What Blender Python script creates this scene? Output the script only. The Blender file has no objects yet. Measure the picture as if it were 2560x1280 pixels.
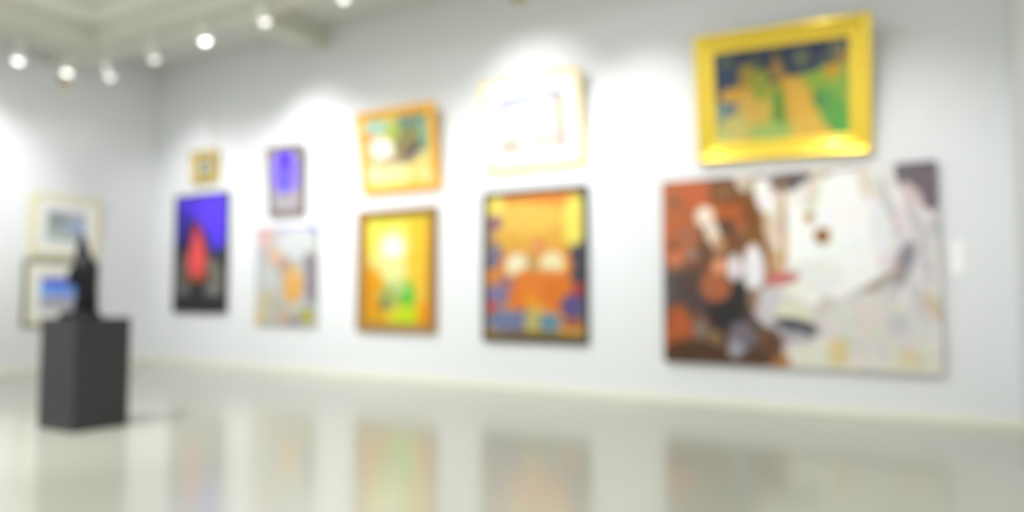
import bpy, bmesh, math
import numpy as np
from mathutils import Vector, Matrix

scene = bpy.context.scene
COL = scene.collection
PI = math.pi
R = math.radians

# ------------------------------------------------------------------ camera
H = 0.99                       # eye height
cam_data = bpy.data.cameras.new('camera')
cam = bpy.data.objects.new('camera', cam_data)
COL.objects.link(cam)
cam_data.sensor_width = 36.0
cam_data.lens = 36.0 * 1750.0 / 2560.0
cam_data.clip_start = 0.05
cam.location = (0, 0, H)
cam.rotation_euler = (R(90 + 3.15), 0, R(30))
cam_data.dof.use_dof = True            # the photograph is focused right in front of the lens
cam_data.dof.focus_distance = 0.5
cam_data.dof.aperture_fstop = 2.1
cam_data.dof.aperture_blades = 0
scene.camera = cam

# ------------------------------------------------------------------ view, world
vs = scene.view_settings
vs.view_transform = 'Standard'
vs.look = 'None'
vs.exposure = 0.6
vs.gamma = 1.0
vs.use_curve_mapping = False
world = bpy.data.worlds.new('world')
scene.world = world
world.use_nodes = True
bg = world.node_tree.nodes['Background']
bg.inputs[0].default_value = (0.98, 1.0, 0.97, 1)
bg.inputs[1].default_value = 0.84

# room numbers
D = 6.4          # long wall
XL = -9.865      # left wall
XR = 0.65        # pier at the right
ZC = 4.39        # ceiling
TRACK_Y = 3.3    # unseen second track, added to light the long wall

def spot(name, loc, target, watt, deg, blend=1.0, radius=0.05, col=(0.985, 0.99, 1.0)):
    l = bpy.data.lights.new(name, 'SPOT')
    l.energy = watt
    l.spot_size = R(deg)
    l.spot_blend = blend
    l.shadow_soft_size = radius
    l.color = col
    o = bpy.data.objects.new(name, l)
    COL.objects.link(o)
    o.location = loc
    d = Vector(target) - Vector(loc)
    o.rotation_euler = d.to_track_quat('-Z', 'Y').to_euler()
    return o

# unseen lamps added to brighten the long wall: (x on the near track, target, watts, cone, what it lights)
WALL_SPOTS = [
    (-8.4, (-8.5, D, 1.7), 95, 66, 'red flame painting'),
    (-7.2, (-7.0, D, 1.7), 120, 64, 'pastel speckled canvas'),
    (-6.0, (-5.6, D, 1.7), 110, 60, 'village scene and sunrise painting'),
    (-4.7, (-4.4, D, 1.6), 62, 70, 'wall right of the sunrise painting'),
    (-3.3, (-3.3, D, 1.5), 45, 66, 'pale and orange mask paintings'),
    (-2.3, (-2.1, D, 1.5), 58, 62, 'left half of the horse canvas'),
    (-0.6, (-0.2, D, 1.55), 110, 52, 'right half of the horse canvas'),
]
# lamps on the long wall track: (x, height, globe brightness, watts, cone, target, label)
WALL_LAMPS = [
    (-8.48, 3.728, 1.1, 34, 84, (-8.9, D, 2.2), 'dimmer spotlight third from left, lowest of the lamps in the photo'),
    (-7.60, 3.797, 1.0, 22, 80, (-7.6, D, 2.0), 'faintest spotlight, fourth from left, on the long wall track'),
    (-6.69, 3.85, 4.5, 66, 80, (-6.55, D, 2.55), 'brightest spotlight, fifth from left, on the long wall track'),
    (-5.74, 3.88, 1.5, 30, 76, (-5.5, D, 2.0), 'spotlight in front of the cross beam, sixth from left'),
    (-4.65, 3.88, 1.5, 24, 76, (-4.6, D, 1.9), 'spotlight cut by the top edge of the photo, right of the cross beam'),
    (-3.45, 3.72, 3.0, 60, 76, (-3.45, D, 2.8), 'spotlight above the view over the pale picture'),
    (-2.25, 3.72, 3.0, 48, 72, (-2.25, D, 2.35), 'spotlight above the view over the left end of the gold frame'),
    (-0.70, 3.72, 2.0, 8, 70, (-0.7, D, 2.0), 'spotlight above the view over the right end of the gold frame'),
]
# unseen glowing panels, added over the hall as ambient fill: x0, x1, y0, y1, brightness
FILL_PANELS = [(-6.2, -3.8, 0.4, 2.8, 4.0), (-3.0, -0.6, 0.4, 2.8, 1.8), (-6.2, -3.8, -3.0, -0.6, 4.0), (-3.0, -0.6, -3.0, -0.6, 1.8)]

# paint strength of each picture
GH, GL, GP, GM, GS, GV, GA, GC, GF = 0.92, 0.8, 0.88, 0.76, 0.8, 0.9, 0.85, 0.75, 0.85
LEAN_GOLD = 13
# ------------------------------------------------------------------ materials
def srgb(c):
    def f(v):
        v /= 255.0
        return v / 12.92 if v <= 0.04045 else ((v + 0.055) / 1.055) ** 2.4
    return tuple(f(v) for v in c)

def mat(name, base, rough=0.6, metal=0.0, coat=0.0, var=0.04, scale=20.0, bump=0.0, bscale=60.0, spec=0.5, stretch=None):
    m = bpy.data.materials.new(name)
    m.use_nodes = True
    nt = m.node_tree
    b = nt.nodes['Principled BSDF']
    b.inputs['Roughness'].default_value = rough
    b.inputs['Metallic'].default_value = metal
    b.inputs['Coat Weight'].default_value = coat
    b.inputs['Specular IOR Level'].default_value = spec
    tc = nt.nodes.new('ShaderNodeTexCoord')
    mp = nt.nodes.new('ShaderNodeMapping')
    if stretch:
        mp.inputs['Scale'].default_value = stretch
    nt.links.new(tc.outputs['Object'], mp.inputs[0])
    n = nt.nodes.new('ShaderNodeTexNoise')
    n.inputs['Scale'].default_value = scale
    n.inputs['Detail'].default_value = 4
    nt.links.new(mp.outputs[0], n.inputs['Vector'])
    mx = nt.nodes.new('ShaderNodeMix')
    mx.data_type = 'RGBA'
    mx.inputs[6].default_value = tuple(v * (1 - var) for v in base) + (1,)
    mx.inputs[7].default_value = tuple(min(1, v * (1 + var)) for v in base) + (1,)
    nt.links.new(n.outputs['Fac'], mx.inputs[0])
    nt.links.new(mx.outputs[2], b.inputs['Base Color'])
    if bump:
        n2 = nt.nodes.new('ShaderNodeTexNoise')
        n2.inputs['Scale'].default_value = bscale
        nt.links.new(mp.outputs[0], n2.inputs['Vector'])
        bp = nt.nodes.new('ShaderNodeBump')
        bp.inputs['Strength'].default_value = bump
        bp.inputs['Distance'].default_value = 0.002
        nt.links.new(n2.outputs['Fac'], bp.inputs['Height'])
        nt.links.new(bp.outputs[0], b.inputs['Normal'])
    return m

def emit_mat(name, col, strength):
    m = bpy.data.materials.new(name)
    m.use_nodes = True
    nt = m.node_tree
    b = nt.nodes['Principled BSDF']
    b.inputs['Base Color'].default_value = (0.8, 0.8, 0.8, 1)
    b.inputs['Emission Color'].default_value = tuple(col) + (1,)
    b.inputs['Emission Strength'].default_value = strength
    return m

def art_mat(name, rough=0.55):
    m = bpy.data.materials.new(name)
    m.use_nodes = True
    nt = m.node_tree
    b = nt.nodes['Principled BSDF']
    a = nt.nodes.new('ShaderNodeAttribute')
    a.attribute_name = 'paint'
    n = nt.nodes.new('ShaderNodeTexNoise')
    n.inputs['Scale'].default_value = 90
    tc = nt.nodes.new('ShaderNodeTexCoord')
    nt.links.new(tc.outputs['Object'], n.inputs['Vector'])
    bp = nt.nodes.new('ShaderNodeBump')
    bp.inputs['Strength'].default_value = 0.25
    bp.inputs['Distance'].default_value = 0.002
    nt.links.new(n.outputs['Fac'], bp.inputs['Height'])
    nt.links.new(bp.outputs[0], b.inputs['Normal'])
    nt.links.new(a.outputs['Color'], b.inputs['Base Color'])
    b.inputs['Roughness'].default_value = rough
    b.inputs['Specular IOR Level'].default_value = 0.3
    return m

M = dict(
    wall=mat('white_wall_paint', (0.80, 0.81, 0.83), 0.85, var=0.01, scale=2, bump=0.1, spec=0.2),
    ceiling=mat('ceiling_paint', (0.72, 0.73, 0.68), 0.9, var=0.01, scale=2, spec=0.2),
    cornice=mat('cornice_paint', (0.86, 0.87, 0.78), 0.8, var=0.01, scale=2, spec=0.2),
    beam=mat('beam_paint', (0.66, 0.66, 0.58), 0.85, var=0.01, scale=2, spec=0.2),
    skirting=mat('cream_skirting_paint', (0.82, 0.81, 0.71), 0.5, var=0.02, scale=3),
    floor=mat('polished_floor', (0.50, 0.51, 0.43), 0.16, var=0.03, scale=1.2, spec=0.95),
    gold=mat('gold_leaf', (0.98, 0.69, 0.06), 0.25, 0.42, coat=0.4, var=0.06, scale=14, bump=0.3),
    goldpale=mat('pale_gold', (0.92, 0.66, 0.10), 0.4, 0.2, var=0.05, scale=14),
    goldorange=mat('orange_gilt', (0.88, 0.46, 0.03), 0.4, 0.25, var=0.08, scale=14),
    bronzegilt=mat('old_gilt', (0.66, 0.50, 0.18), 0.45, 0.3, var=0.2, scale=40, bump=0.6),
    brown=mat('brown_wood', (0.33, 0.17, 0.035), 0.4, var=0.15, scale=8, stretch=(1, 8, 8)),
    taupe=mat('taupe_wood', (0.21, 0.165, 0.125), 0.45, var=0.1, scale=8),
    black=mat('black_lacquer', (0.018, 0.017, 0.018), 0.35),
    darkolive=mat('dark_olive_wood', (0.10, 0.085, 0.03), 0.4),
    cream=mat('cream_wood', (0.78, 0.73, 0.46), 0.5),
    darkgrey=mat('dark_grey_wood', (0.13, 0.13, 0.11), 0.45),
    mat=mat('white_mount_board', (0.86, 0.86, 0.84), 0.9, var=0.01),
    canvas=mat('canvas_side', (0.55, 0.54, 0.50), 0.9),
    canvasdark=mat('painted_canvas_side', (0.25, 0.20, 0.18), 0.8),
    pedestal=mat('charcoal_laminate', (0.030, 0.027, 0.031), 0.6, var=0.25, scale=6, stretch=(1, 1, 30)),
    bronze=mat('dark_bronze', (0.006, 0.0065, 0.010), 0.5, 0.0, coat=0.0, spec=0.2, var=0.3, scale=12, bump=0.5, bscale=30),
    track=mat('white_track_enamel', (0.62, 0.62, 0.55), 0.5),
    lamp=mat('white_lamp_enamel', (0.74, 0.73, 0.66), 0.4),
    lampbrown=mat('beige_lamp_enamel', (0.40, 0.34, 0.20), 0.4),
    card=mat('white_card', (0.97, 0.97, 0.97), 0.8, var=0.005),
    print=mat('grey_print', (0.35, 0.35, 0.35), 0.8),
    art=art_mat('oil_paint'),
)

# ------------------------------------------------------------------ mesh helpers
def link(name, me, m, parent=None):
    o = bpy.data.objects.new(name, me)
    COL.objects.link(o)
    if m: me.materials.append(m)
    if parent: o.parent = parent
    return o

def from_bm(name, bm, m, parent=None, smooth=False):
    bmesh.ops.recalc_face_normals(bm, faces=bm.faces)
    me = bpy.data.meshes.new(name)
    bm.to_mesh(me); bm.free()
    if smooth:
        for p in me.polygons: p.use_smooth = True
    return link(name, me, m, parent)

def add_box(bm, x0, x1, y0, y1, z0, z1, bevel=0.0):
    r = bmesh.ops.create_cube(bm, size=1.0, matrix=Matrix.Translation(((x0+x1)/2, (y0+y1)/2, (z0+z1)/2)) @ Matrix.Diagonal((x1-x0, y1-y0, z1-z0, 1)))
    if bevel:
        es = set(e for v in r['verts'] for e in v.link_edges)
        bmesh.ops.bevel(bm, geom=list(es), offset=bevel, segments=2, affect='EDGES', profile=0.5)

def box(name, x0, x1, y0, y1, z0, z1, m, parent=None, bevel=0.0):
    bm = bmesh.new(); add_box(bm, x0, x1, y0, y1, z0, z1, bevel)
    return from_bm(name, bm, m, parent)

def struct(o):
    o['kind'] = 'structure'
    return o

def thing(name, label, cat, loc, rot=(0, 0, 0), group=None):
    o = bpy.data.objects.new(name, None)
    COL.objects.link(o)
    o.location = loc; o.rotation_euler = rot
    o['label'] = label; o['category'] = cat
    if group: o['group'] = group
    return o

def lathe(bm, prof, mtx, n=28):
    rings = []
    for r, z in prof:
        rings.append([bm.verts.new(mtx @ Vector((r*math.cos(2*PI*k/n), r*math.sin(2*PI*k/n), z))) for k in range(n)])
    for a, b in zip(rings, rings[1:]):
        for k in range(n):
            bm.faces.new((a[k], a[(k+1) % n], b[(k+1) % n], b[k]))
    bm.faces.new(rings[0]); bm.faces.new(list(reversed(rings[-1])))

# ------------------------------------------------------------------ the room
struct(box('floor', XL-0.15, 7, -5, D+0.15, -0.1, 0, M['floor']))
struct(box('ceiling', XL-0.15, 7, -5, D+0.15, ZC, ZC+0.1, M['ceiling']))
struct(box('wall_back', XL-0.15, 7, D, D+0.15, 0, ZC, M['wall']))
struct(box('wall_left', XL-0.15, XL, -5, D, 0, ZC, M['wall']))
struct(box('wall_right', XR, XR+0.55, 5.0, D, 0, ZC, M['wall']))

def skirting(name, length, loc, rot):
    prof = [(0, 0), (0.018, 0), (0.018, 0.06), (0.012, 0.075), (0.0, 0.08)]
    bm = bmesh.new()
    a = [bm.verts.new((0, -y, z)) for y, z in prof]
    b = [bm.verts.new((length, -y, z)) for y, z in prof]
    n = len(prof)
    for k in range(n):
        bm.faces.new((a[k], b[k], b[(k+1) % n], a[(k+1) % n]))
    bm.faces.new(a); bm.faces.new(list(reversed(b)))
    o = from_bm(name, bm, M['skirting'])
    o.location = loc; o.rotation_euler = (0, 0, rot)
    return struct(o)
skirting('baseboard_back', XR - XL, (XL, D, 0), 0)
skirting('baseboard_left', D + 5, (XL, -5, 0), R(90))
skirting('baseboard_right', D - 5.0, (XR, D, 0), R(-90))

# ceiling beams: one along the left wall, one along the long wall, one across to it
BB = 4.03
struct(box('trim_1', -9.30, -8.70, -5, 5.15, BB, ZC, M['beam']))
struct(box('trim_2', -8.70, 7, 4.75, 5.15, BB, ZC, M['beam']))
struct(box('trim_3', -6.62, -6.38, 5.15, D, 4.10, ZC, M['beam']))
struct(box('trim_7', XL, -9.30, 4.75, 5.15, BB, ZC, M['beam']))
# bright cornice where the beams meet the raised ceiling panel
def cornice(name, pts, size):
    bm = bmesh.new()
    add_box(bm, *pts)
    return struct(from_bm(name, bm, M['cornice']))
cornice('trim_4', (-8.70, -8.38, -5, 4.60, ZC-0.10, ZC), 0)
cornice('trim_5', (-8.70, 7, 4.60, 4.75, ZC-0.10, ZC), 0)

# ------------------------------------------------------------------ lamps
def lamp_proto(name):
    t = thing(name, '', 'spotlight', (0, 0, 0))
    return t

_mesh = {}
def lamp_meshes():
    # head at origin pointing -Z, stem upward
    bm = bmesh.new()
    lathe(bm, [(0.030, 0.10), (0.040, 0.095), (0.044, 0.06), (0.046, 0.0), (0.052, -0.05), (0.054, -0.075), (0.050, -0.078), (0.047, -0.065), (0.044, -0.06)], Matrix.Identity(4))
    for k in range(4):
        z = 0.02 + k*0.018
        lathe(bm, [(0.044, z-0.002), (0.050, z), (0.050, z+0.004), (0.044, z+0.006)], Matrix.Identity(4))
    bmesh.ops.recalc_face_normals(bm, faces=bm.faces)
    me = bpy.data.meshes.new('housing'); bm.to_mesh(me); bm.free()
    for p in me.polygons: p.use_smooth = True
    _mesh['housing'] = me
    bm = bmesh.new()
    lathe(bm, [(0.0015, -0.118)] + [(0.050*math.sin(a), -0.068 - 0.050*math.cos(a)) for a in [PI*k/14 for k in range(1, 11)]] + [(0.040, -0.05)], Matrix.Identity(4))
    bmesh.ops.recalc_face_normals(bm, faces=bm.faces)
    me = bpy.data.meshes.new('globe'); bm.to_mesh(me); bm.free()
    _mesh['globe'] = me
lamp_meshes()

def track_lamp(loc, aim, top, label, strength, body='lamp', group=None, col=(1.0, 0.99, 0.93)):
    """loc: pivot of the head; aim: point the head faces; top: height of the track underside."""
    t = thing('track_spotlight', label, 'spotlight', (loc[0], loc[1], top), group=group)
    b = M[body]
    dz = loc[2] - top
    box('adapter', -0.055, 0.055, -0.018, 0.018, -0.03, 0.0, b, t, 0.004)
    bm = bmesh.new()
    lathe(bm, [(0.009, dz + 0.05), (0.009, -0.028)], Matrix.Identity(4), 12)
    from_bm('stem', bm, b, t)
    d = (Vector(aim) - Vector(loc)).normalized()
    q = d.to_track_quat('-Z', 'Y')
    h = bpy.data.objects.new('housing', _mesh['housing'].copy()); COL.objects.link(h)
    h.data.materials.append(b); h.parent = t
    h.location = (0, 0, dz); h.rotation_euler = q.to_euler()
    l = bpy.data.objects.new('globe', _mesh['globe'].copy()); COL.objects.link(l)
    l.data.materials.append(emit_mat('lit_frosted_globe', col, strength)); l.parent = t
    l.location = (0, 0, dz); l.rotation_euler = q.to_euler()
    bm = bmesh.new()
    # yoke bracket either side of the head
    for s in (-1, 1):
        add_box(bm, s*0.056-0.003, s*0.056+0.003, -0.012, 0.012, dz-0.01, dz+0.06)
    add_box(bm, -0.059, 0.059, -0.012, 0.012, dz+0.055, dz+0.062)
    from_bm('yoke', bm, b, t)
    return t

def track(name, x0, x1, y0, y1, z, label):
    t = thing(name, label, 'light track', ((x0+x1)/2, (y0+y1)/2, z+0.04))
    hx, hy = (x1-x0)/2, (y1-y0)/2
    bm = bmesh.new()
    add_box(bm, -hx, hx, -hy, hy, -0.008, 0.0)
    if hx > hy:
        add_box(bm, -hx, hx, -hy, -hy+0.008, -0.04, -0.008); add_box(bm, -hx, hx, hy-0.008, hy, -0.04, -0.008)
    else:
        add_box(bm, -hx, -hx+0.008, -hy, hy, -0.04, -0.008); add_box(bm, hx-0.008, hx, -hy, hy, -0.04, -0.008)
    from_bm('rail', bm, M['track'], t)
    for s in (-1, 1):
        if hx > hy: box('end_cap', s*hx-0.006 if s > 0 else -hx-0.006, s*hx+0.006 if s > 0 else -hx+0.006, -hy-0.002, hy+0.002, -0.042, 0.0, M['track'], t)
        else: box('end_cap', -hx-0.002, hx+0.002, s*hy-0.006, s*hy+0.006, -0.042, 0.0, M['track'], t)
    return t

TZ = BB - 0.04
track('light_track', -8.97, -8.93, 1.0, 4.72, TZ, 'white light track under the ceiling beam along the left wall')
track('light_track', -8.80, 0.4, 4.80, 4.84, TZ, 'white light track under the ceiling beam along the long wall')
def beam_from(loc, target, watt, deg):
    d = (Vector(target) - Vector(loc)).normalized()
    spot('spot_beam', Vector(loc) + d*0.15, target, watt, deg)

for x, y, z, s, w, tg, lab in [
    (-8.95, 4.06, 3.787, 3.0, 14, (XL, 3.9, 2.3), 'leftmost bright spotlight, on the track along the left wall'),
    (-8.95, 4.60, 3.797, 3.0, 6, (XL, 5.3, 2.0), 'bright spotlight second from left, just before the corner of the tracks')]:
    track_lamp((x, y, z), (x - 0.5, y, z - 1.6), TZ, lab, s)
    beam_from((x, y, z), tg, w, 100)
for x, z, s, w, cone, tg, lab in WALL_LAMPS:
    track_lamp((x, 4.82, z), (x, 4.82 + 0.6, z - 1.6), TZ, lab, s)
    beam_from((x, 4.82, z), tg, w, cone)
track_lamp((-9.25, 4.72, 3.66), (XL, 5.4, 2.2), BB, 'unlit beige spotlight near the left wall, seen from behind', 0.0, 'lampbrown')
track_lamp((-2.74, 4.82, 3.43), (-2.9, D, 2.2), TZ, 'unlit beige spotlight hanging low, cut by the top edge of the photo', 0.0, 'lampbrown')

track('light_track', -8.75, 0.4, TRACK_Y-0.02, TRACK_Y+0.02, ZC-0.04, 'unseen white light track added on the ceiling, facing the long wall')
for x, tg, w, deg, what in WALL_SPOTS:
    loc = Vector((x, TRACK_Y, 3.75 if x > -5 else 4.12))
    track_lamp(loc, tg, ZC-0.04, 'unseen near track lamp added to brighten the wall, aimed at the ' + what, 3.0)
    beam_from(loc, tg, w, deg)

PN = ['far left', 'far right', 'near left', 'near right']
for (x0, x1, y0, y1, pw), pn in zip(FILL_PANELS, PN):  # out-of-view glowing panels, added to lift the ambient level
    t = thing('fill_panel', 'unseen square fill light panel added under the ceiling, ' + pn + ' of the four', 'fill light', ((x0+x1)/2, (y0+y1)/2, ZC))
    hw = (x1-x0)/2; hh = (y1-y0)/2
    box('emitter', -hw, hw, -hh, hh, -0.02, -0.002, emit_mat('panel_glow', (0.97, 0.99, 1.0), pw), t)
    bm = bmesh.new()
    for a, b, c, d in ((-hw-0.04, hw+0.04, -hh-0.04, -hh), (-hw-0.04, hw+0.04, hh, hh+0.04), (-hw-0.04, -hw, -hh, hh), (hw, hw+0.04, -hh, hh)):
        add_box(bm, a, b, c, d, -0.035, 0.0)
    from_bm('frame', bm, M['track'], t)

# left wall and pedestal lamps hang from the same left beam track, out of the picture
for loc, tg, w, deg, lab in [
    ((-7.4, 2.6, 4.09), (XL, 3.95, 2.35), 200, 44, 'spotlight above the view aimed at the bright left wall'),
    ((-5.9, 1.6, 4.09), (-5.3, 2.75, 0.0), 250, 46, 'spotlight above the view aimed down at the pedestal'),
]:
    track_lamp(loc, tg, ZC, lab, 3.0)
    beam_from(loc, tg, w, deg)

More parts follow.
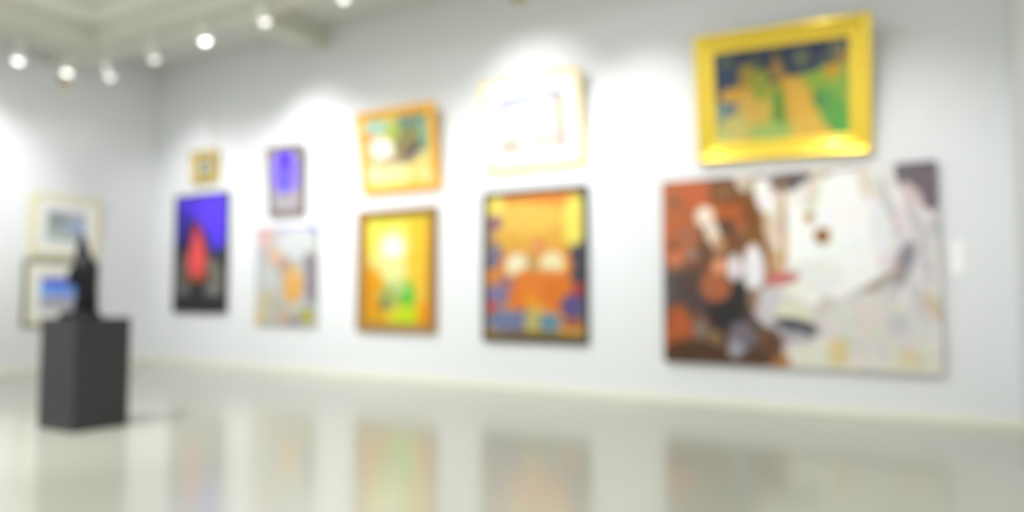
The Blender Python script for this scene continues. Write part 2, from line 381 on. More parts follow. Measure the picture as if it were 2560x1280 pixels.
# ------------------------------------------------------------------ paintings
# every entry: width of its colour map (height is 100), ground colour, (grain amount, grain frequency), strokes
# stroke: x, y, radius x, radius y, turn in degrees, colour, softness
ART = {
    'horses': (141.6, (224, 220, 214), (0.08, 16), [
        (20.3, 48.9, 43.3, 74.9, 0, (122, 78, 50), 0.12),
        (13.3, 9.4, 16.7, 10.8, 0, (196, 98, 58), 0.35),
        (7.3, 25.3, 13.8, 20.7, 0, (186, 100, 56), 0.35),
        (39.5, 17.9, 13.8, 11.8, 0, (178, 92, 38), 0.35),
        (40.8, 9.0, 11.8, 5.9, 0, (118, 70, 36), 0.35),
        (15.1, 30.9, 7.9, 5.4, 0, (168, 104, 74), 0.35),
        (7.0, 11.8, 3.9, 3.3, 0, (132, 92, 60), 0.35),
        (37.6, 26.7, 5.9, 4.3, 0, (92, 66, 44), 0.35),
        (5.5, 36.0, 3.3, 3.0, 0, (120, 84, 58), 0.35),
        (23.8, 40.5, 4.9, 3.9, 0, (110, 74, 56), 0.35),
        (49.0, 18.3, 3.0, 7.9, 0, (110, 66, 30), 0.35),
        (30.1, 48.9, 3.9, 3.0, 0, (120, 78, 56), 0.35),
        (5.8, 48.8, 6.9, 8.9, 0, (150, 100, 80), 0.35),
        (20.1, 61.3, 25.6, 11.8, 12, (84, 66, 62), 0.35),
        (39.2, 69.3, 14.8, 16.7, 0, (46, 40, 40), 0.35),
        (2.3, 59.3, 6.9, 8.9, 0, (96, 80, 86), 0.35),
        (31.0, 58.2, 8.9, 8.9, 0, (172, 98, 62), 0.35),
        (9.1, 87.3, 8.4, 18.7, 0, (180, 92, 46), 0.35),
        (32.2, 95.6, 35.5, 9.9, 0, (84, 54, 34), 0.35),
        (55.4, 79.0, 8.9, 15.8, 0, (80, 60, 50), 0.35),
        (21.8, 81.9, 4.5, 5.9, 0, (134, 114, 104), 0.35),
        (30.8, 86.2, 3.9, 4.1, 0, (140, 108, 78), 0.35),
        (45.0, 85.2, 6.9, 7.9, 0, (118, 110, 116), 0.35),
        (41.7, 91.8, 4.4, 4.9, 0, (165, 160, 172), 0.35),
        (57.7, 85.8, 4.7, 4.9, 0, (124, 98, 74), 0.35),
        (7.6, 42.9, 4.1, 4.1, 0, (214, 124, 82), 0.35),
        (17.2, 41.0, 3.9, 3.9, 0, (164, 124, 110), 0.35),
        (33.1, 47.9, 4.1, 4.1, 0, (230, 156, 114), 0.35),
        (49.8, 27.6, 4.3, 4.3, 0, (200, 146, 108), 0.35),
        (36.5, 8.3, 4.9, 3.0, 0, (150, 100, 60), 0.35),
        (25.3, 20.6, 5.1, 5.5, 0, (246, 230, 216), 0.35),
        (29.5, 29.1, 3.9, 8.9, -18, (240, 220, 200), 0.35),
        (33.4, 36.5, 3.0, 4.9, 0, (194, 144, 112), 0.35),
        (55.3, 32.9, 6.9, 22.7, -14, (140, 84, 28), 0.35),
        (51.5, 21.5, 4.3, 19.7, -14, (126, 78, 30), 0.35),
        (58.1, 10.4, 4.5, 11.8, -14, (246, 242, 240), 0.35),
        (62.0, 31.0, 3.5, 10.8, -10, (220, 190, 164), 0.35),
        (64.2, 45.2, 3.7, 7.9, 0, (206, 164, 128), 0.35),
        (46.1, 2.5, 3.0, 6.5, -22, (214, 202, 190), 0.35),
        (93.5, 32.8, 26.6, 41.4, 0, (250, 250, 247), 0.25),
        (111.1, 16.7, 20.7, 23.6, 0, (252, 251, 249), 0.3),
        (76.9, 10.2, 8.9, 7.9, 0, (240, 238, 234), 0.35),
        (71.6, 3.9, 8.9, 6.5, -12, (98, 82, 86), 0.3),
        (84.2, 0.3, 13.8, 4.3, -8, (102, 88, 92), 0.3),
        (57.9, -0.2, 5.9, 2.4, -4, (108, 86, 86), 0.35),
        (103.5, -0.2, 9.9, 1.8, -4, (150, 132, 132), 0.4),
        (49.5, 1.6, 2.6, 4.9, -20, (200, 180, 150), 0.35),
        (68.4, 29.1, 1.6, 28.6, 0, (196, 150, 96), 0.35),
        (84.2, 11.6, 3.5, 10.8, 14, (226, 216, 198), 0.35),
        (90.1, -1.2, 10.8, 3.3, 0, (214, 196, 170), 0.35),
        (108.8, 7.8, 3.0, 8.9, -10, (228, 218, 206), 0.35),
        (88.2, 33.4, 3.9, 4.3, 0, (146, 90, 14), 0.35),
        (81.8, 24.0, 2.6, 2.8, 0, (186, 134, 76), 0.35),
        (130.4, 58.9, 16.7, 41.4, 0, (230, 224, 224), 0.35),
        (125.3, 6.7, 6.9, 10.8, -30, (238, 230, 230), 0.35),
        (137.4, 4.5, 12.8, 14.8, -30, (112, 102, 108), 0.2),
        (140.1, 12.3, 5.9, 10.8, 0, (116, 104, 110), 0.2),
        (130.2, 14.7, 3.0, 6.9, -35, (214, 196, 198), 0.35),
        (126.2, 48.6, 4.1, 11.8, 18, (148, 148, 154), 0.35),
        (140.2, 32.1, 3.5, 4.9, 0, (196, 196, 200), 0.35),
        (115.9, 30.5, 4.9, 14.8, 0, (238, 238, 238), 0.35),
        (120.1, 19.1, 2.0, 16.7, -14, (206, 200, 198), 0.35),
        (113.8, 10.0, 1.6, 10.8, -16, (222, 214, 206), 0.35),
        (132.1, 29.0, 2.6, 13.8, -20, (206, 200, 204), 0.35),
        (135.5, 45.9, 2.0, 15.8, -8, (204, 198, 202), 0.35),
        (108.9, 61.3, 20.7, 3.0, -32, (176, 162, 150), 0.35),
        (120.0, 73.8, 3.9, 15.8, 0, (206, 202, 206), 0.35),
        (132.5, 68.1, 3.0, 12.8, -14, (210, 202, 204), 0.35),
        (82.0, 54.2, 15.8, 9.9, 0, (238, 239, 235), 0.35),
        (67.3, 54.6, 9.1, 3.3, -6, (200, 112, 108), 0.35),
        (52.2, 49.1, 5.7, 12.8, 0, (238, 234, 238), 0.35),
        (41.8, 48.0, 4.1, 6.9, 0, (230, 220, 226), 0.35),
        (60.8, 69.0, 8.9, 10.8, 0, (208, 202, 206), 0.35),
        (51.7, 65.2, 3.0, 5.9, 0, (150, 120, 90), 0.35),
        (78.3, 73.7, 14.8, 5.9, 14, (228, 220, 196), 0.35),
        (90.8, 73.4, 7.9, 8.9, 0, (205, 198, 186), 0.35),
        (74.2, 79.1, 12.3, 3.5, 10, (64, 66, 78), 0.35),
        (73.0, 85.9, 9.9, 4.7, 0, (166, 162, 170), 0.35),
        (83.8, 81.2, 5.9, 2.4, -20, (110, 108, 110), 0.35),
        (108.2, 94.5, 41.4, 12.8, 0, (230, 224, 212), 0.3),
        (109.0, 77.8, 23.6, 14.8, 0, (222, 218, 212), 0.35),
        (94.6, 91.3, 5.5, 6.9, 0, (226, 206, 156), 0.35),
        (65.3, 97.2, 4.9, 4.5, 0, (180, 116, 60), 0.35),
        (61.1, 88.7, 5.9, 7.9, 0, (100, 68, 50), 0.35),
        (139.2, 69.8, 2.6, 7.9, -25, (212, 194, 168), 0.35),
        (122.5, 76.5, 5.9, 5.9, 0, (204, 202, 204), 0.35),
        (128.5, 93.6, 5.9, 4.9, 0, (228, 212, 184), 0.35),
    ]),
    'landscape': (145.2, (190, 188, 92), (0.12, 20), [
        (74.3, 13.2, 84.2, 24.3, -7, (56, 66, 92), 0.2),
        (13.1, 30.8, 21.1, 35.6, 0, (66, 80, 108), 0.35),
        (14.6, 61.6, 17.8, 9.7, 0, (116, 132, 152), 0.35),
        (4.8, 74.2, 6.5, 19.4, 0, (146, 170, 150), 0.35),
        (15.1, 11.7, 7.1, 8.1, 0, (104, 114, 98), 0.35),
        (47.9, 13.6, 5.8, 6.5, 0, (96, 104, 96), 0.35),
        (69.3, 14.4, 6.5, 9.7, 0, (124, 108, 84), 0.35),
        (96.3, 16.7, 8.9, 9.7, 0, (114, 118, 100), 0.35),
        (133.6, 12.0, 8.9, 9.7, 0, (124, 122, 100), 0.35),
        (119.1, 20.1, 4.9, 6.5, 0, (100, 110, 100), 0.35),
        (32.9, 20.6, 6.5, 6.5, 0, (110, 112, 90), 0.35),
        (37.9, 29.8, 9.7, 14.6, 0, (184, 154, 66), 0.35),
        (25.4, 47.3, 19.4, 8.4, 0, (232, 178, 72), 0.35),
        (45.6, 65.5, 19.4, 19.4, 0, (234, 192, 92), 0.35),
        (70.4, 26.4, 8.1, 8.1, 0, (180, 140, 70), 0.35),
        (31.8, 75.9, 13.0, 11.3, 0, (226, 196, 100), 0.35),
        (53.1, 39.7, 9.7, 17.8, 0, (168, 174, 66), 0.35),
        (117.1, 46.6, 25.9, 13.6, 0, (160, 182, 70), 0.35),
        (133.7, 64.4, 17.8, 34.0, 0, (150, 186, 80), 0.35),
        (82.7, 43.3, 16.2, 9.7, 0, (226, 172, 66), 0.35),
        (94.2, 65.9, 15.4, 32.4, -22, (242, 188, 76), 0.35),
        (108.0, 89.9, 32.4, 14.6, 0, (246, 198, 88), 0.35),
        (71.9, 67.4, 6.8, 27.5, 0, (112, 160, 62), 0.35),
        (62.8, 90.5, 21.1, 11.3, 0, (176, 204, 112), 0.35),
        (128.5, 74.6, 13.0, 27.5, -24, (112, 180, 84), 0.35),
        (136.5, 91.5, 8.1, 11.3, 0, (104, 186, 96), 0.35),
        (114.5, 61.3, 7.4, 9.7, -30, (100, 158, 84), 0.35),
        (128.1, 33.3, 7.4, 8.1, 0, (220, 166, 54), 0.35),
        (137.3, 22.2, 6.5, 8.1, 0, (170, 140, 80), 0.35),
        (21.3, 86.6, 17.8, 14.6, 0, (222, 206, 122), 0.35),
        (6.5, 92.3, 8.1, 8.1, 0, (206, 216, 132), 0.35),
    ]),
    'village': (86.1, (218, 208, 134), (0.1, 10), [
        (15.5, 12.1, 17.8, 10.7, 0, (168, 206, 192), 0.35),
        (68.9, 13.5, 26.8, 20.8, 0, (104, 140, 122), 0.35),
        (39.7, 27.2, 10.7, 17.8, 0, (176, 188, 78), 0.35),
        (4.4, 29.4, 13.1, 8.3, 0, (220, 140, 56), 0.35),
        (20.6, 46.1, 18.4, 15.5, 0, (255, 250, 238), 0.35),
        (61.7, 37.3, 28.3, 17.8, -40, (138, 128, 84), 0.35),
        (70.2, 48.9, 28.3, 6.5, -38, (84, 78, 88), 0.35),
        (42.0, 66.4, 26.8, 5.9, 0, (156, 124, 104), 0.35),
        (79.4, 24.0, 7.1, 29.7, 0, (130, 170, 142), 0.35),
        (3.8, 55.8, 7.1, 14.9, 0, (184, 190, 140), 0.35),
        (32.1, 85.3, 35.7, 15.5, 0, (244, 236, 168), 0.35),
        (68.8, 85.6, 17.8, 17.8, 0, (232, 216, 132), 0.35),
        (2.5, 83.0, 8.9, 11.9, 0, (240, 232, 200), 0.35),
        (80.4, 93.2, 5.9, 7.1, 0, (244, 232, 180), 0.35),
        (71.6, 3.3, 17.8, 7.1, 0, (120, 140, 120), 0.35),
    ]),
    'pale': (131.1, (236, 234, 236), (0.06, 8), [
        (68.8, 3.9, 77.4, 11.2, -10, (176, 182, 210), 0.35),
        (121.5, 8.0, 17.2, 12.9, 0, (160, 162, 196), 0.35),
        (122.7, 46.4, 12.9, 38.7, 0, (222, 196, 170), 0.35),
        (20.3, 87.8, 24.1, 14.6, 0, (238, 196, 184), 0.35),
        (123.8, 83.0, 14.6, 18.9, 0, (220, 176, 168), 0.35),
        (54.4, 44.7, 34.4, 25.8, 0, (240, 240, 242), 0.35),
        (87.9, 83.3, 25.8, 17.2, 0, (240, 222, 210), 0.35),
    ]),
    'sunrise': (64.7, (250, 214, 62), (0.04, 10), [
        (15.6, 12.2, 31.1, 22.8, 0, (250, 246, 96), 0.35),
        (56.5, 28.4, 14.5, 49.7, 0, (252, 206, 56), 0.35),
        (28.5, 29.0, 16.6, 17.6, 0, (253, 250, 160), 0.6),
        (28.5, 29.0, 9.1, 9.9, 0, (255, 255, 255), 0.35),
        (30.4, -0.2, 39.4, 5.4, 0, (226, 216, 48), 0.35),
        (19.5, 50.2, 24.9, 14.5, 0, (242, 242, 160), 0.35),
        (7.3, 73.0, 16.6, 26.9, 0, (240, 164, 14), 0.35),
        (43.4, 72.3, 9.1, 11.6, 0, (96, 204, 58), 0.35),
        (25.6, 75.8, 10.8, 12.4, 0, (176, 184, 96), 0.35),
        (20.2, 82.0, 4.6, 5.4, 0, (116, 124, 78), 0.35),
        (35.2, 65.7, 8.3, 6.2, 0, (200, 215, 140), 0.35),
        (44.3, 94.2, 16.6, 9.5, 0, (204, 228, 30), 0.35),
        (60.8, 86.3, 8.3, 20.7, 0, (250, 158, 22), 0.35),
        (56.5, 66.8, 6.2, 14.5, 0, (252, 200, 66), 0.35),
        (12.5, 95.8, 12.4, 5.4, 0, (225, 170, 20), 0.35),
        (0.7, 49.0, 3.3, 68.4, 0, (216, 150, 10), 0.35),
        (65.1, 47.1, 3.3, 68.4, 0, (226, 150, 14), 0.35),
    ]),
    'mask': (68.1, (240, 182, 74), (0.09, 20), [
        (35.9, 2.3, 37.4, 6.2, 0, (242, 146, 52), 0.35),
        (27.9, 16.6, 28.1, 10.9, 0, (252, 204, 92), 0.35),
        (6.1, 7.0, 7.2, 7.8, 0, (252, 232, 110), 0.35),
        (5.2, 18.5, 5.6, 5.6, 0, (146, 100, 130), 0.35),
        (3.5, 43.8, 7.8, 10.3, 0, (120, 116, 148), 0.35),
        (0.2, 32.4, 4.7, 9.4, 0, (170, 140, 120), 0.35),
        (65.2, 51.3, 6.2, 31.2, 0, (66, 60, 92), 0.35),
        (65.6, 5.6, 6.2, 6.2, 0, (160, 140, 50), 0.35),
        (62.5, 21.4, 8.1, 17.2, 0, (252, 236, 104), 0.35),
        (21.3, 51.0, 12.5, 12.5, 0, (238, 142, 54), 0.35),
        (47.9, 50.5, 13.3, 12.5, 0, (240, 148, 54), 0.35),
        (33.2, 53.0, 5.3, 12.5, 0, (204, 160, 96), 0.35),
        (38.0, 36.1, 5.3, 4.7, 0, (240, 150, 104), 0.35),
        (21.3, 48.7, 8.1, 8.4, 0, (255, 244, 206), 0.35),
        (46.4, 48.9, 8.1, 8.4, 0, (255, 240, 190), 0.35),
        (35.5, 65.6, 26.5, 12.5, 0, (238, 136, 50), 0.35),
        (22.8, 73.0, 14.0, 8.4, 0, (242, 130, 40), 0.35),
        (50.8, 70.6, 12.5, 12.5, 0, (234, 124, 40), 0.35),
        (32.3, 74.8, 5.6, 5.0, 0, (252, 160, 32), 0.35),
        (5.0, 69.4, 10.9, 12.5, 0, (138, 126, 166), 0.35),
        (1.8, 58.1, 5.6, 6.2, 0, (244, 146, 40), 0.35),
        (2.5, 79.0, 4.7, 4.7, 0, (214, 84, 66), 0.35),
        (14.9, 61.8, 6.2, 4.7, 0, (170, 120, 120), 0.35),
        (16.3, 88.7, 18.7, 8.1, 0, (124, 130, 166), 0.35),
        (44.6, 89.3, 8.4, 7.2, 0, (112, 150, 168), 0.35),
        (33.0, 88.8, 5.0, 10.9, 0, (206, 188, 108), 0.35),
        (61.2, 78.5, 8.4, 9.4, 0, (96, 88, 140), 0.35),
        (65.5, 66.5, 4.7, 5.3, 0, (176, 56, 76), 0.35),
        (60.4, 89.4, 8.4, 4.1, 0, (176, 96, 70), 0.35),
        (35.2, 100.0, 40.6, 4.1, 0, (124, 98, 40), 0.35),
    ]),
    'flame': (43.4, (44, 46, 49), (0.03, 8), [
        (22.3, 10.5, 34.5, 28.8, 0, (84, 58, 232), 0.25),
        (3.8, 26.4, 8.6, 17.3, 0, (66, 46, 170), 0.35),
        (34.3, 28.6, 10.1, 20.1, 0, (92, 62, 255), 0.35),
        (29.5, 12.5, 12.9, 15.8, 0, (98, 66, 255), 0.35),
        (17.8, 28.8, 3.5, 8.6, 0, (96, 66, 110), 0.35),
        (5.1, 68.9, 5.2, 18.7, 14, (104, 102, 94), 0.35),
        (34.0, 66.9, 5.8, 20.1, -12, (124, 120, 110), 0.35),
        (30.9, 81.8, 5.8, 5.2, 0, (126, 126, 126), 0.35),
        (8.4, 81.4, 4.9, 4.9, 0, (112, 114, 114), 0.35),
        (19.3, 78.0, 5.8, 8.6, 0, (48, 46, 46), 0.35),
        (8.6, 36.9, 3.5, 18.7, 22, (52, 44, 80), 0.35),
        (26.9, 42.3, 3.7, 17.3, -22, (56, 50, 84), 0.35),
        (18.7, 57.8, 8.3, 18.7, 0, (212, 70, 66), 0.35),
        (18.1, 36.1, 4.3, 12.9, 0, (170, 60, 84), 0.35),
        (18.6, 52.7, 5.5, 20.1, 0, (255, 90, 92), 0.35),
        (19.1, 71.5, 10.1, 2.6, 0, (170, 90, 60), 0.35),
    ]),
    'arch': (42.9, (180, 172, 184), (0.03, 8), [
        (22.4, 37.1, 21.4, 39.2, 0, (146, 122, 250), 0.25),
        (22.2, 15.3, 11.0, 20.9, 0, (88, 56, 255), 0.35),
        (19.8, 47.3, 7.8, 23.5, 0, (98, 84, 246), 0.35),
        (22.1, 1.3, 23.5, 3.1, 0, (130, 100, 140), 0.35),
        (21.5, 87.2, 23.5, 20.9, 0, (180, 172, 182), 0.35),
        (20.0, 67.8, 5.8, 4.7, 0, (116, 104, 140), 0.35),
    ]),
    'mosaic': (61.4, (206, 206, 206), (0.22, 26), [
        (41.2, 0.5, 22.5, 4.5, 0, (160, 156, 232), 0.35),
        (56.5, 5.9, 8.0, 5.2, 0, (132, 132, 214), 0.35),
        (9.5, 10.9, 9.3, 11.4, 0, (240, 198, 192), 0.35),
        (5.7, 4.6, 6.2, 2.4, 0, (204, 146, 190), 0.35),
        (41.5, 18.0, 20.7, 17.3, 0, (228, 231, 234), 0.35),
        (20.8, 30.5, 7.6, 8.6, 0, (246, 200, 160), 0.35),
        (55.1, 35.4, 6.9, 8.6, 0, (166, 144, 150), 0.35),
        (31.5, 41.7, 10.4, 10.4, 0, (198, 166, 158), 0.35),
        (14.0, 49.5, 11.4, 12.1, 0, (216, 217, 217), 0.35),
        (38.7, 59.3, 10.7, 19.0, 0, (244, 190, 118), 0.35),
        (39.6, 66.1, 6.2, 10.4, 0, (250, 184, 96), 0.35),
        (57.0, 54.9, 5.9, 25.9, 0, (150, 140, 156), 0.35),
        (63.4, 48.5, 2.1, 10.4, 0, (230, 200, 160), 0.35),
        (11.1, 79.2, 10.4, 13.8, 0, (222, 212, 176), 0.35),
        (4.2, 93.9, 4.5, 6.9, 0, (230, 202, 124), 0.35),
        (30.6, 91.4, 10.4, 8.6, 0, (218, 190, 158), 0.35),
        (52.4, 90.2, 8.0, 7.3, 0, (190, 186, 72), 0.35),
        (23.5, 79.4, 8.6, 8.6, 0, (202, 196, 186), 0.35),
        (40.9, 94.8, 6.9, 5.2, 0, (170, 160, 180), 0.35),
    ]),
    'miniature': (70.6, (96, 86, 62), (0.05, 6), [
        (33.4, 44.5, 22.1, 36.9, 0, (206, 214, 204), 0.35),
        (32.7, 20.0, 14.8, 14.8, 0, (150, 150, 130), 0.35),
        (10.4, 10.9, 14.8, 14.8, 0, (170, 140, 70), 0.35),
    ]),
    'seascape': (146.0, (176, 190, 194), (0.06, 8), [
        (31.1, 29.5, 43.7, 29.1, 0, (156, 164, 168), 0.35),
        (119.1, 46.5, 34.0, 34.0, 0, (172, 188, 218), 0.35),
        (3.5, 65.8, 10.7, 43.7, 0, (166, 194, 156), 0.35),
        (55.4, 81.0, 53.4, 19.4, 0, (186, 202, 196), 0.35),
        (106.9, 3.0, 38.8, 9.7, 0, (205, 208, 206), 0.35),
    ]),
    'bluesea': (163.7, (150, 160, 220), (0.04, 8), [
        (79.6, 10.2, 104.7, 19.0, 0, (92, 90, 232), 0.35),
        (79.9, 38.2, 104.7, 19.0, 0, (120, 165, 250), 0.35),
        (150.2, 14.8, 23.8, 19.0, 0, (60, 50, 170), 0.35),
        (65.8, 74.1, 95.2, 14.3, 0, (186, 182, 204), 0.35),
        (46.5, 96.1, 85.7, 7.6, 0, (170, 172, 166), 0.35),
        (13.5, 38.2, 19.0, 23.8, 0, (120, 180, 255), 0.35),
    ]),
}

def vnoise(x, y, seed):
    xi = np.floor(x).astype(np.int64); yi = np.floor(y).astype(np.int64)
    fx = x - xi; fy = y - yi
    fx = fx*fx*(3-2*fx); fy = fy*fy*(3-2*fy)
    def h(a, b):
        n = (a*374761393 + b*668265263 + seed*1442695041) & 0xffffffff
        n = ((n ^ (n >> 13)) * 1274126177) & 0xffffffff
        return ((n ^ (n >> 16)) & 0xffff) / 65535.0
    return (h(xi, yi)*(1-fx) + h(xi+1, yi)*fx)*(1-fy) + (h(xi, yi+1)*(1-fx) + h(xi+1, yi+1)*fx)*fy

def paint(key, u, v, gain):
    W, base, (amt, freq), strokes = ART[key]
    X, Y = u*W, v*100.0
    c = np.empty((len(u), 3)); c[:] = base
    for i, (cx, cy, rx, ry, rot, col, soft) in enumerate(strokes):
        a = R(rot)
        dx, dy = X - cx, Y - cy
        px = (dx*math.cos(a) + dy*math.sin(a)) / rx
        py = (-dx*math.sin(a) + dy*math.cos(a)) / ry
        d = np.sqrt(px*px + py*py)
        d = d + (vnoise(X/9.0 + i*7, Y/9.0, i) - 0.5)*0.22
        al = np.clip((1 + soft*0.5 - d)/soft, 0, 1)
        al = al*al*(3-2*al)
        c = c*(1-al[:, None]) + np.array(col, float)*al[:, None]
    s = sum(map(ord, key))
    for ch in range(3):
        n = vnoise(X*freq/40.0, Y*freq/40.0, s+ch) + 0.5*vnoise(X*freq/14.0, Y*freq/22.0, s+9+ch)
        c[:, ch] += (n - 0.75)*amt*255
    c = np.clip(c, 4, 255)/255.0
    lin = np.where(c <= 0.04045, c/12.92, ((c+0.055)/1.055)**2.4)
    return np.clip(lin*np.array(gain), 0.003, 0.95)

def picture(name, key, w, h, parent, y=0.0, gain=1.0, thick=0.006):
    """a thin board whose front carries the painted colours"""
    if not hasattr(gain, '__len__'): gain = (gain,)*3
    nx = max(24, int(150*w/max(w, h))); nz = max(24, int(150*h/max(w, h)))
    us = np.linspace(0, 1, nx+1); vsn = np.linspace(0, 1, nz+1)
    U, V = np.meshgrid(us, vsn)
    U = U.ravel(); V = V.ravel()
    verts = [((a-0.5)*w, y, (0.5-b)*h) for a, b in zip(U, V)]
    faces = [(j*(nx+1)+i, (j+1)*(nx+1)+i, (j+1)*(nx+1)+i+1, j*(nx+1)+i+1) for j in range(nz) for i in range(nx)]
    n0 = len(verts)
    # back corners
    verts += [(-w/2, y+thick, h/2), (w/2, y+thick, h/2), (w/2, y+thick, -h/2), (-w/2, y+thick, -h/2)]
    tl, tr, br, bl = 0, nx, nz*(nx+1)+nx, nz*(nx+1)
    top = list(range(0, nx+1)); bot = [nz*(nx+1)+i for i in range(nx+1)]
    lef = [j*(nx+1) for j in range(nz+1)]; rig = [j*(nx+1)+nx for j in range(nz+1)]
    faces.append(tuple(top + [n0+1, n0]))
    faces.append(tuple(list(reversed(bot)) + [n0+3, n0+2]))
    faces.append(tuple(list(reversed(lef)) + [n0, n0+3]))
    faces.append(tuple(rig + [n0+2, n0+1]))
    faces.append((n0, n0+1, n0+2, n0+3))
    me = bpy.data.meshes.new(name)
    me.from_pydata(verts, [], faces); me.update()
    col = me.color_attributes.new('paint', 'FLOAT_COLOR', 'POINT')
    rgb = paint(key, U, V, gain)
    data = np.ones((len(verts), 4)); data[:len(rgb), :3] = rgb; data[len(rgb):, :3] = rgb.mean(0)
    col.data.foreach_set('color', data.ravel())
    return link(name, me, M['art'], parent)

def frame(name, w, h, prof, m, parent, y0=0.0):
    """mitred moulding; prof = (inset from outer edge, height toward the viewer)"""
    bm = bmesh.new()
    rings = []
    for t, d in prof:
        rings.append([bm.verts.new((sx*(w/2-t), y0-d, sz*(h/2-t))) for sx, sz in ((-1, 1), (1, 1), (1, -1), (-1, -1))])
    n = len(rings)
    for i in range(n):
        a, b = rings[i], rings[(i+1) % n]
        for k in range(4):
            bm.faces.new((a[k], a[(k+1) % 4], b[(k+1) % 4], b[k]))
    return from_bm(name, bm, m, parent)

def round_profile(t, d, n=8, rebate=0.012):
    p = [(0, 0), (0, d*0.35)]
    for k in range(1, n):
        a = PI*k/n
        p.append((t*0.5 - t*0.5*math.cos(a), d*0.35 + d*0.65*math.sin(a)))
    p += [(t, d*0.45), (t, 0)]
    return p

def flat_profile(t, d):
    return [(0, 0), (0, d*0.92), (0.004, d), (t*0.7, d), (t, d*0.75), (t, 0)]

def scoop_profile(t, d):
    return [(0, 0), (0, d*0.8), (t*0.08, d*0.95), (t*0.2, d), (t*0.32, d*0.93), (t*0.5, d*0.68), (t*0.72, d*0.48), (t*0.86, d*0.46), (t*0.92, d*0.56), (t, d*0.5), (t, 0)]

def hang(name, label, x0, x1, zb, zt, lean=0.0, wall='back', cat='painting', group=None, gap=0.004):
    """root of a picture on the wall: local x right, z up, -y to the viewer; leaning pictures pivot on their lower back edge"""
    w, h = x1-x0, zt-zb
    if wall == 'back':
        loc = ((x0+x1)/2, D - gap, zb); rz = 0
    else:
        loc = (XL + gap, (x0+x1)/2, zb); rz = R(90)
    t = thing(name, label, cat, loc, (0, 0, 0), group)
    t.rotation_mode = 'XYZ'
    t.rotation_euler = (R(lean), 0, rz)
    return t, w, h

def lift(t, h):
    """children are built around the centre; raise them so that the root sits on the lower edge"""
    for c in t.children:
        c.location.z += h/2

# --- big horse canvas
t, w, h = hang('canvas_painting', 'huge unframed canvas of a brown and a white horse head below the gold framed landscape', -2.035, 0.16, 0.375, 2.035)
box('stretcher', -w/2, w/2, -0.058, 0.0, -h/2, h/2, M['canvasdark'], t, 0.003)
picture('picture', 'horses', w, h, t, -0.062, GH, 0.004)
lift(t, h)

# --- gold framed landscape, leaning forward
t, w, h = hang('framed_painting', 'yellow and green landscape under navy sky in a wide shiny gold frame', -1.69, -0.28, 2.175, 3.285, LEAN_GOLD)
frame('frame', w, h, scoop_profile(0.165, 0.10), M['gold'], t)
picture('picture', 'landscape', w-0.315, h-0.315, t, -0.035, GL, 0.01)
box('backboard', -w/2+0.03, w/2-0.03, -0.02, 0.0, -h/2+0.03, h/2-0.03, M['canvas'], t)
lift(t, h)
t.rotation_euler.y = R(1.9)      # hangs a little crooked

# --- pale picture
t, w, h = hang('framed_painting', 'pale sketch in a wide white mount and thin gold frame above the orange mask painting', -3.99, -2.83, 2.295, 3.255, 9)
frame('frame', w, h, round_profile(0.038, 0.045), M['goldpale'], t)
frame('mount', w-0.07, h-0.07, [(0, 0), (0, 0.026), (0.145, 0.026), (0.15, 0.022), (0.15, 0)], M['mat'], t)
picture('picture', 'pale', w-0.34, h-0.34, t, -0.018, GP)
box('backboard', -w/2+0.02, w/2-0.02, -0.010, 0.0, -h/2+0.02, h/2-0.02, M['canvas'], t)
lift(t, h)

# --- mask painting
t, w, h = hang('framed_painting', 'orange painting with two glowing round eyes in a thin black frame under the pale picture', -4.035, -2.81, 0.495, 2.082)
frame('frame', w, h, flat_profile(0.035, 0.05), M['black'], t)
frame('slip', w-0.066, h-0.066, [(0, 0), (0, 0.034), (0.022, 0.030), (0.022, 0)], M['darkolive'], t)
picture('picture', 'mask', w-0.106, h-0.106, t, -0.022, GM)
lift(t, h)

# --- sunrise painting
t, w, h = hang('framed_painting', 'yellow painting with a white sun and green patch in a brown frame', -5.82, -4.655, 0.556, 1.985)
frame('frame', w, h, scoop_profile(0.098, 0.06), M['brown'], t)
picture('picture', 'sunrise', w-0.185, h-0.185, t, -0.022, GS, 0.01)
lift(t, h)

# --- village painting, leaning
t, w, h = hang('framed_painting', 'village scene with a white patch in an orange gilt frame above the yellow sunrise painting', -5.735, -4.60, 2.19, 3.155, 9)
frame('frame', w, h, scoop_profile(0.10, 0.065), M['goldorange'], t)
picture('picture', 'village', w-0.19, h-0.19, t, -0.026, GV, 0.01)
lift(t, h)

# --- small arch picture
t, w, h = hang('framed_painting', 'tall narrow picture with a glowing violet blue arch in a taupe frame', -7.385, -6.73, 2.0, 2.925, 5)
frame('frame', w, h, flat_profile(0.075, 0.04), M['taupe'], t)
picture('picture', 'arch', w-0.14, h-0.14, t, -0.018, GA)
lift(t, h)

# --- mosaic canvas
t, w, h = hang('canvas_painting', 'unframed pastel speckled canvas with an orange patch under the violet blue arch picture', -7.60, -6.50, 0.587, 1.87)
box('stretcher', -w/2, w/2, -0.036, 0.0, -h/2, h/2, M['canvas'], t, 0.003)
picture('picture', 'mosaic', w, h, t, -0.040, GC, 0.004)
lift(t, h)

# --- flame painting
t, w, h = hang('framed_painting', 'dark painting of a red flame under blue sky in a thin black frame', -9.36, -8.20, 0.73, 2.42)
frame('frame', w, h, flat_profile(0.03, 0.045), M['black'], t)
picture('picture', 'flame', w-0.055, h-0.055, t, -0.022, GF)
lift(t, h)

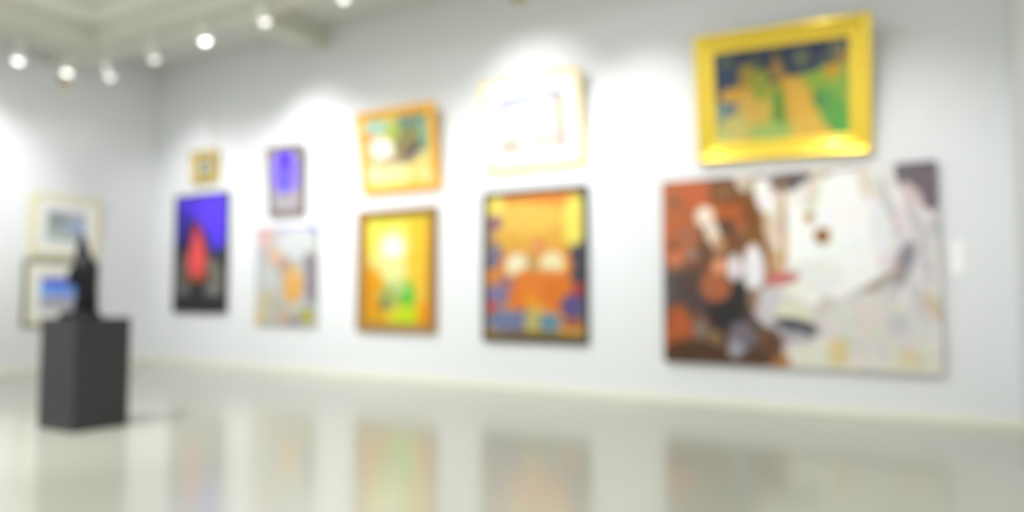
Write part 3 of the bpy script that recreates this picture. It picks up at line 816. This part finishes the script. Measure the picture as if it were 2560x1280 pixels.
# --- miniature in ornate frame
t, w, h = hang('framed_painting', 'tiny picture in a broad old gilt frame above the red flame painting', -8.98, -8.42, 2.565, 3.03, 5)
frame('frame', w, h, scoop_profile(0.12, 0.06), M['bronzegilt'], t)
picture('picture', 'miniature', w-0.22, h-0.22, t, -0.022, 0.9, 0.01)
for sx in (-1, 1):
    for sz in (-1, 1):
        bm = bmesh.new()
        lathe(bm, [(0.045, 0.0), (0.042, 0.012), (0.02, 0.02), (0.002, 0.022)], Matrix.Translation((sx*(w/2-0.05), -0.052, sz*(h/2-0.05))) @ Matrix.Rotation(R(90), 4, 'X'), 12)
        from_bm('rosette', bm, M['bronzegilt'], t)
lift(t, h)

# --- left wall pictures
t, w, h = hang('framed_painting', 'pale misty landscape in a cream frame on the left wall, above the blue seascape', 4.65, 5.54, 1.49, 2.30, 3, 'left')
frame('frame', w, h, round_profile(0.075, 0.045), M['cream'], t)
frame('mount', w-0.14, h-0.14, [(0, 0), (0, 0.024), (0.125, 0.024), (0.13, 0.02), (0.13, 0)], M['mat'], t)
picture('picture', 'seascape', w-0.39, h-0.42, t, -0.016, 0.9)
box('backboard', -w/2+0.03, w/2-0.03, -0.010, 0.0, -h/2+0.03, h/2-0.03, M['canvas'], t)
lift(t, h)
t, w, h = hang('framed_painting', 'blue seascape in a dark grey frame on the left wall, behind the pedestal sculpture', 4.61, 5.54, 0.575, 1.44, 0, 'left')
frame('frame', w, h, flat_profile(0.035, 0.04), M['darkgrey'], t)
frame('slip', w-0.068, h-0.068, [(0, 0), (0, 0.032), (0.045, 0.028), (0.045, 0)], M['cream'], t)
frame('mount', w-0.156, h-0.156, [(0, 0), (0, 0.022), (0.125, 0.022), (0.13, 0.018), (0.13, 0)], M['mat'], t)
picture('picture', 'bluesea', w-0.40, h-0.48, t, -0.014, 0.95)
box('backboard', -w/2+0.03, w/2-0.03, -0.010, 0.0, -h/2+0.03, h/2-0.03, M['canvas'], t)
lift(t, h)

# --- caption card beside the big canvas
t, w, h = hang('caption_card', 'small white caption card on the wall right of the horse canvas', 0.235, 0.325, 1.14, 1.40, cat='label')
box('card', -w/2, w/2, -0.008, 0.0, -h/2, h/2, M['card'], t, 0.001)
lift(t, h)

# ------------------------------------------------------------------ pedestal
t = thing('pedestal', 'dark charcoal box pedestal carrying the black sculpture', 'pedestal', (-5.465, 3.01, 0))
box('body', -0.243, 0.226, -0.205, 0.205, 0.0, 0.795, M['pedestal'], t, 0.003)
box('top_panel', -0.245, 0.228, -0.207, 0.207, 0.795, 0.813, M['pedestal'], t, 0.002)

# ------------------------------------------------------------------ sculpture
PT = 0.813
t = thing('sculpture', 'black pointed abstract bronze figure standing on the dark pedestal', 'sculpture', (-5.53, 3.00, PT))
# base slab, irregular
bm = bmesh.new()
ringsp = [(0.0, 1.0), (0.025, 1.0), (0.04, 0.93), (0.052, 0.75)]
N = 40
rr = []
for z, s in ringsp:
    rr.append([bm.verts.new((s*(0.19*math.cos(2*PI*k/N)) - 0.03*s, s*(0.12 + 0.012*math.sin(3*2*PI*k/N))*math.sin(2*PI*k/N), z)) for k in range(N)])
for a, b in zip(rr, rr[1:]):
    for k in range(N):
        bm.faces.new((a[k], a[(k+1) % N], b[(k+1) % N], b[k]))
bm.faces.new(rr[0]); bm.faces.new(rr[-1])
from_bm('base', bm, M['bronze'], t, True)
# draped body: sections (z, centre x, rx, ry, fold depth)
secs = [(0.040, 0.035, 0.105, 0.080, 0.10), (0.08, 0.045, 0.088, 0.075, 0.14), (0.14, 0.052, 0.080, 0.070, 0.16), (0.20, 0.055, 0.076, 0.068, 0.16),
        (0.26, 0.052, 0.078, 0.066, 0.14), (0.31, 0.048, 0.082, 0.070, 0.12), (0.35, 0.043, 0.088, 0.076, 0.10), (0.39, 0.034, 0.092, 0.078, 0.08),
        (0.425, 0.022, 0.086, 0.068, 0.07), (0.455, 0.008, 0.070, 0.058, 0.05), (0.49, -0.004, 0.057, 0.050, 0.04), (0.53, -0.012, 0.044, 0.042, 0.03),
        (0.57, -0.016, 0.034, 0.032, 0.02), (0.61, -0.020, 0.023, 0.022, 0.0), (0.655, -0.022, 0.009, 0.009, 0.0)]
bm = bmesh.new()
rr = []
N = 48
for z, cx, rx, ry, fd in secs:
    ring = []
    for k in range(N):
        a = 2*PI*k/N
        f = 1 + fd*math.sin(7*a + z*9) * 0.6 + fd*0.4*math.sin(3*a - z*14)
        ring.append(bm.verts.new((cx + rx*f*math.cos(a), ry*f*math.sin(a), z)))
    rr.append(ring)
for a, b in zip(rr, rr[1:]):
    for k in range(N):
        bm.faces.new((a[k], a[(k+1) % N], b[(k+1) % N], b[k]))
bm.faces.new(rr[0]); bm.faces.new(rr[-1])
body = from_bm('figure', bm, M['bronze'], t, True)
sub = body.modifiers.new('sub', 'SUBSURF'); sub.levels = 1; sub.render_levels = 1
# folded arm across the front
pts = [(-0.025, -0.035, 0.385, 0.030), (-0.062, -0.05, 0.34, 0.027), (-0.058, -0.06, 0.285, 0.024), (-0.010, -0.082, 0.262, 0.022), (0.040, -0.088, 0.275, 0.020), (0.075, -0.080, 0.30, 0.016)]
bm = bmesh.new()
vs_ = [bm.verts.new(p[:3]) for p in pts]
for a, b in zip(vs_, vs_[1:]): bm.edges.new((a, b))
me = bpy.data.meshes.new('arm'); bm.to_mesh(me); bm.free()
arm = link('arm', me, M['bronze'], t)
sk = arm.modifiers.new('skin', 'SKIN')
for i, p in enumerate(pts):
    me.skin_vertices[0].data[i].radius = (p[3], p[3])
me.skin_vertices[0].data[0].use_root = True
s2 = arm.modifiers.new('sub', 'SUBSURF'); s2.levels = 2; s2.render_levels = 2
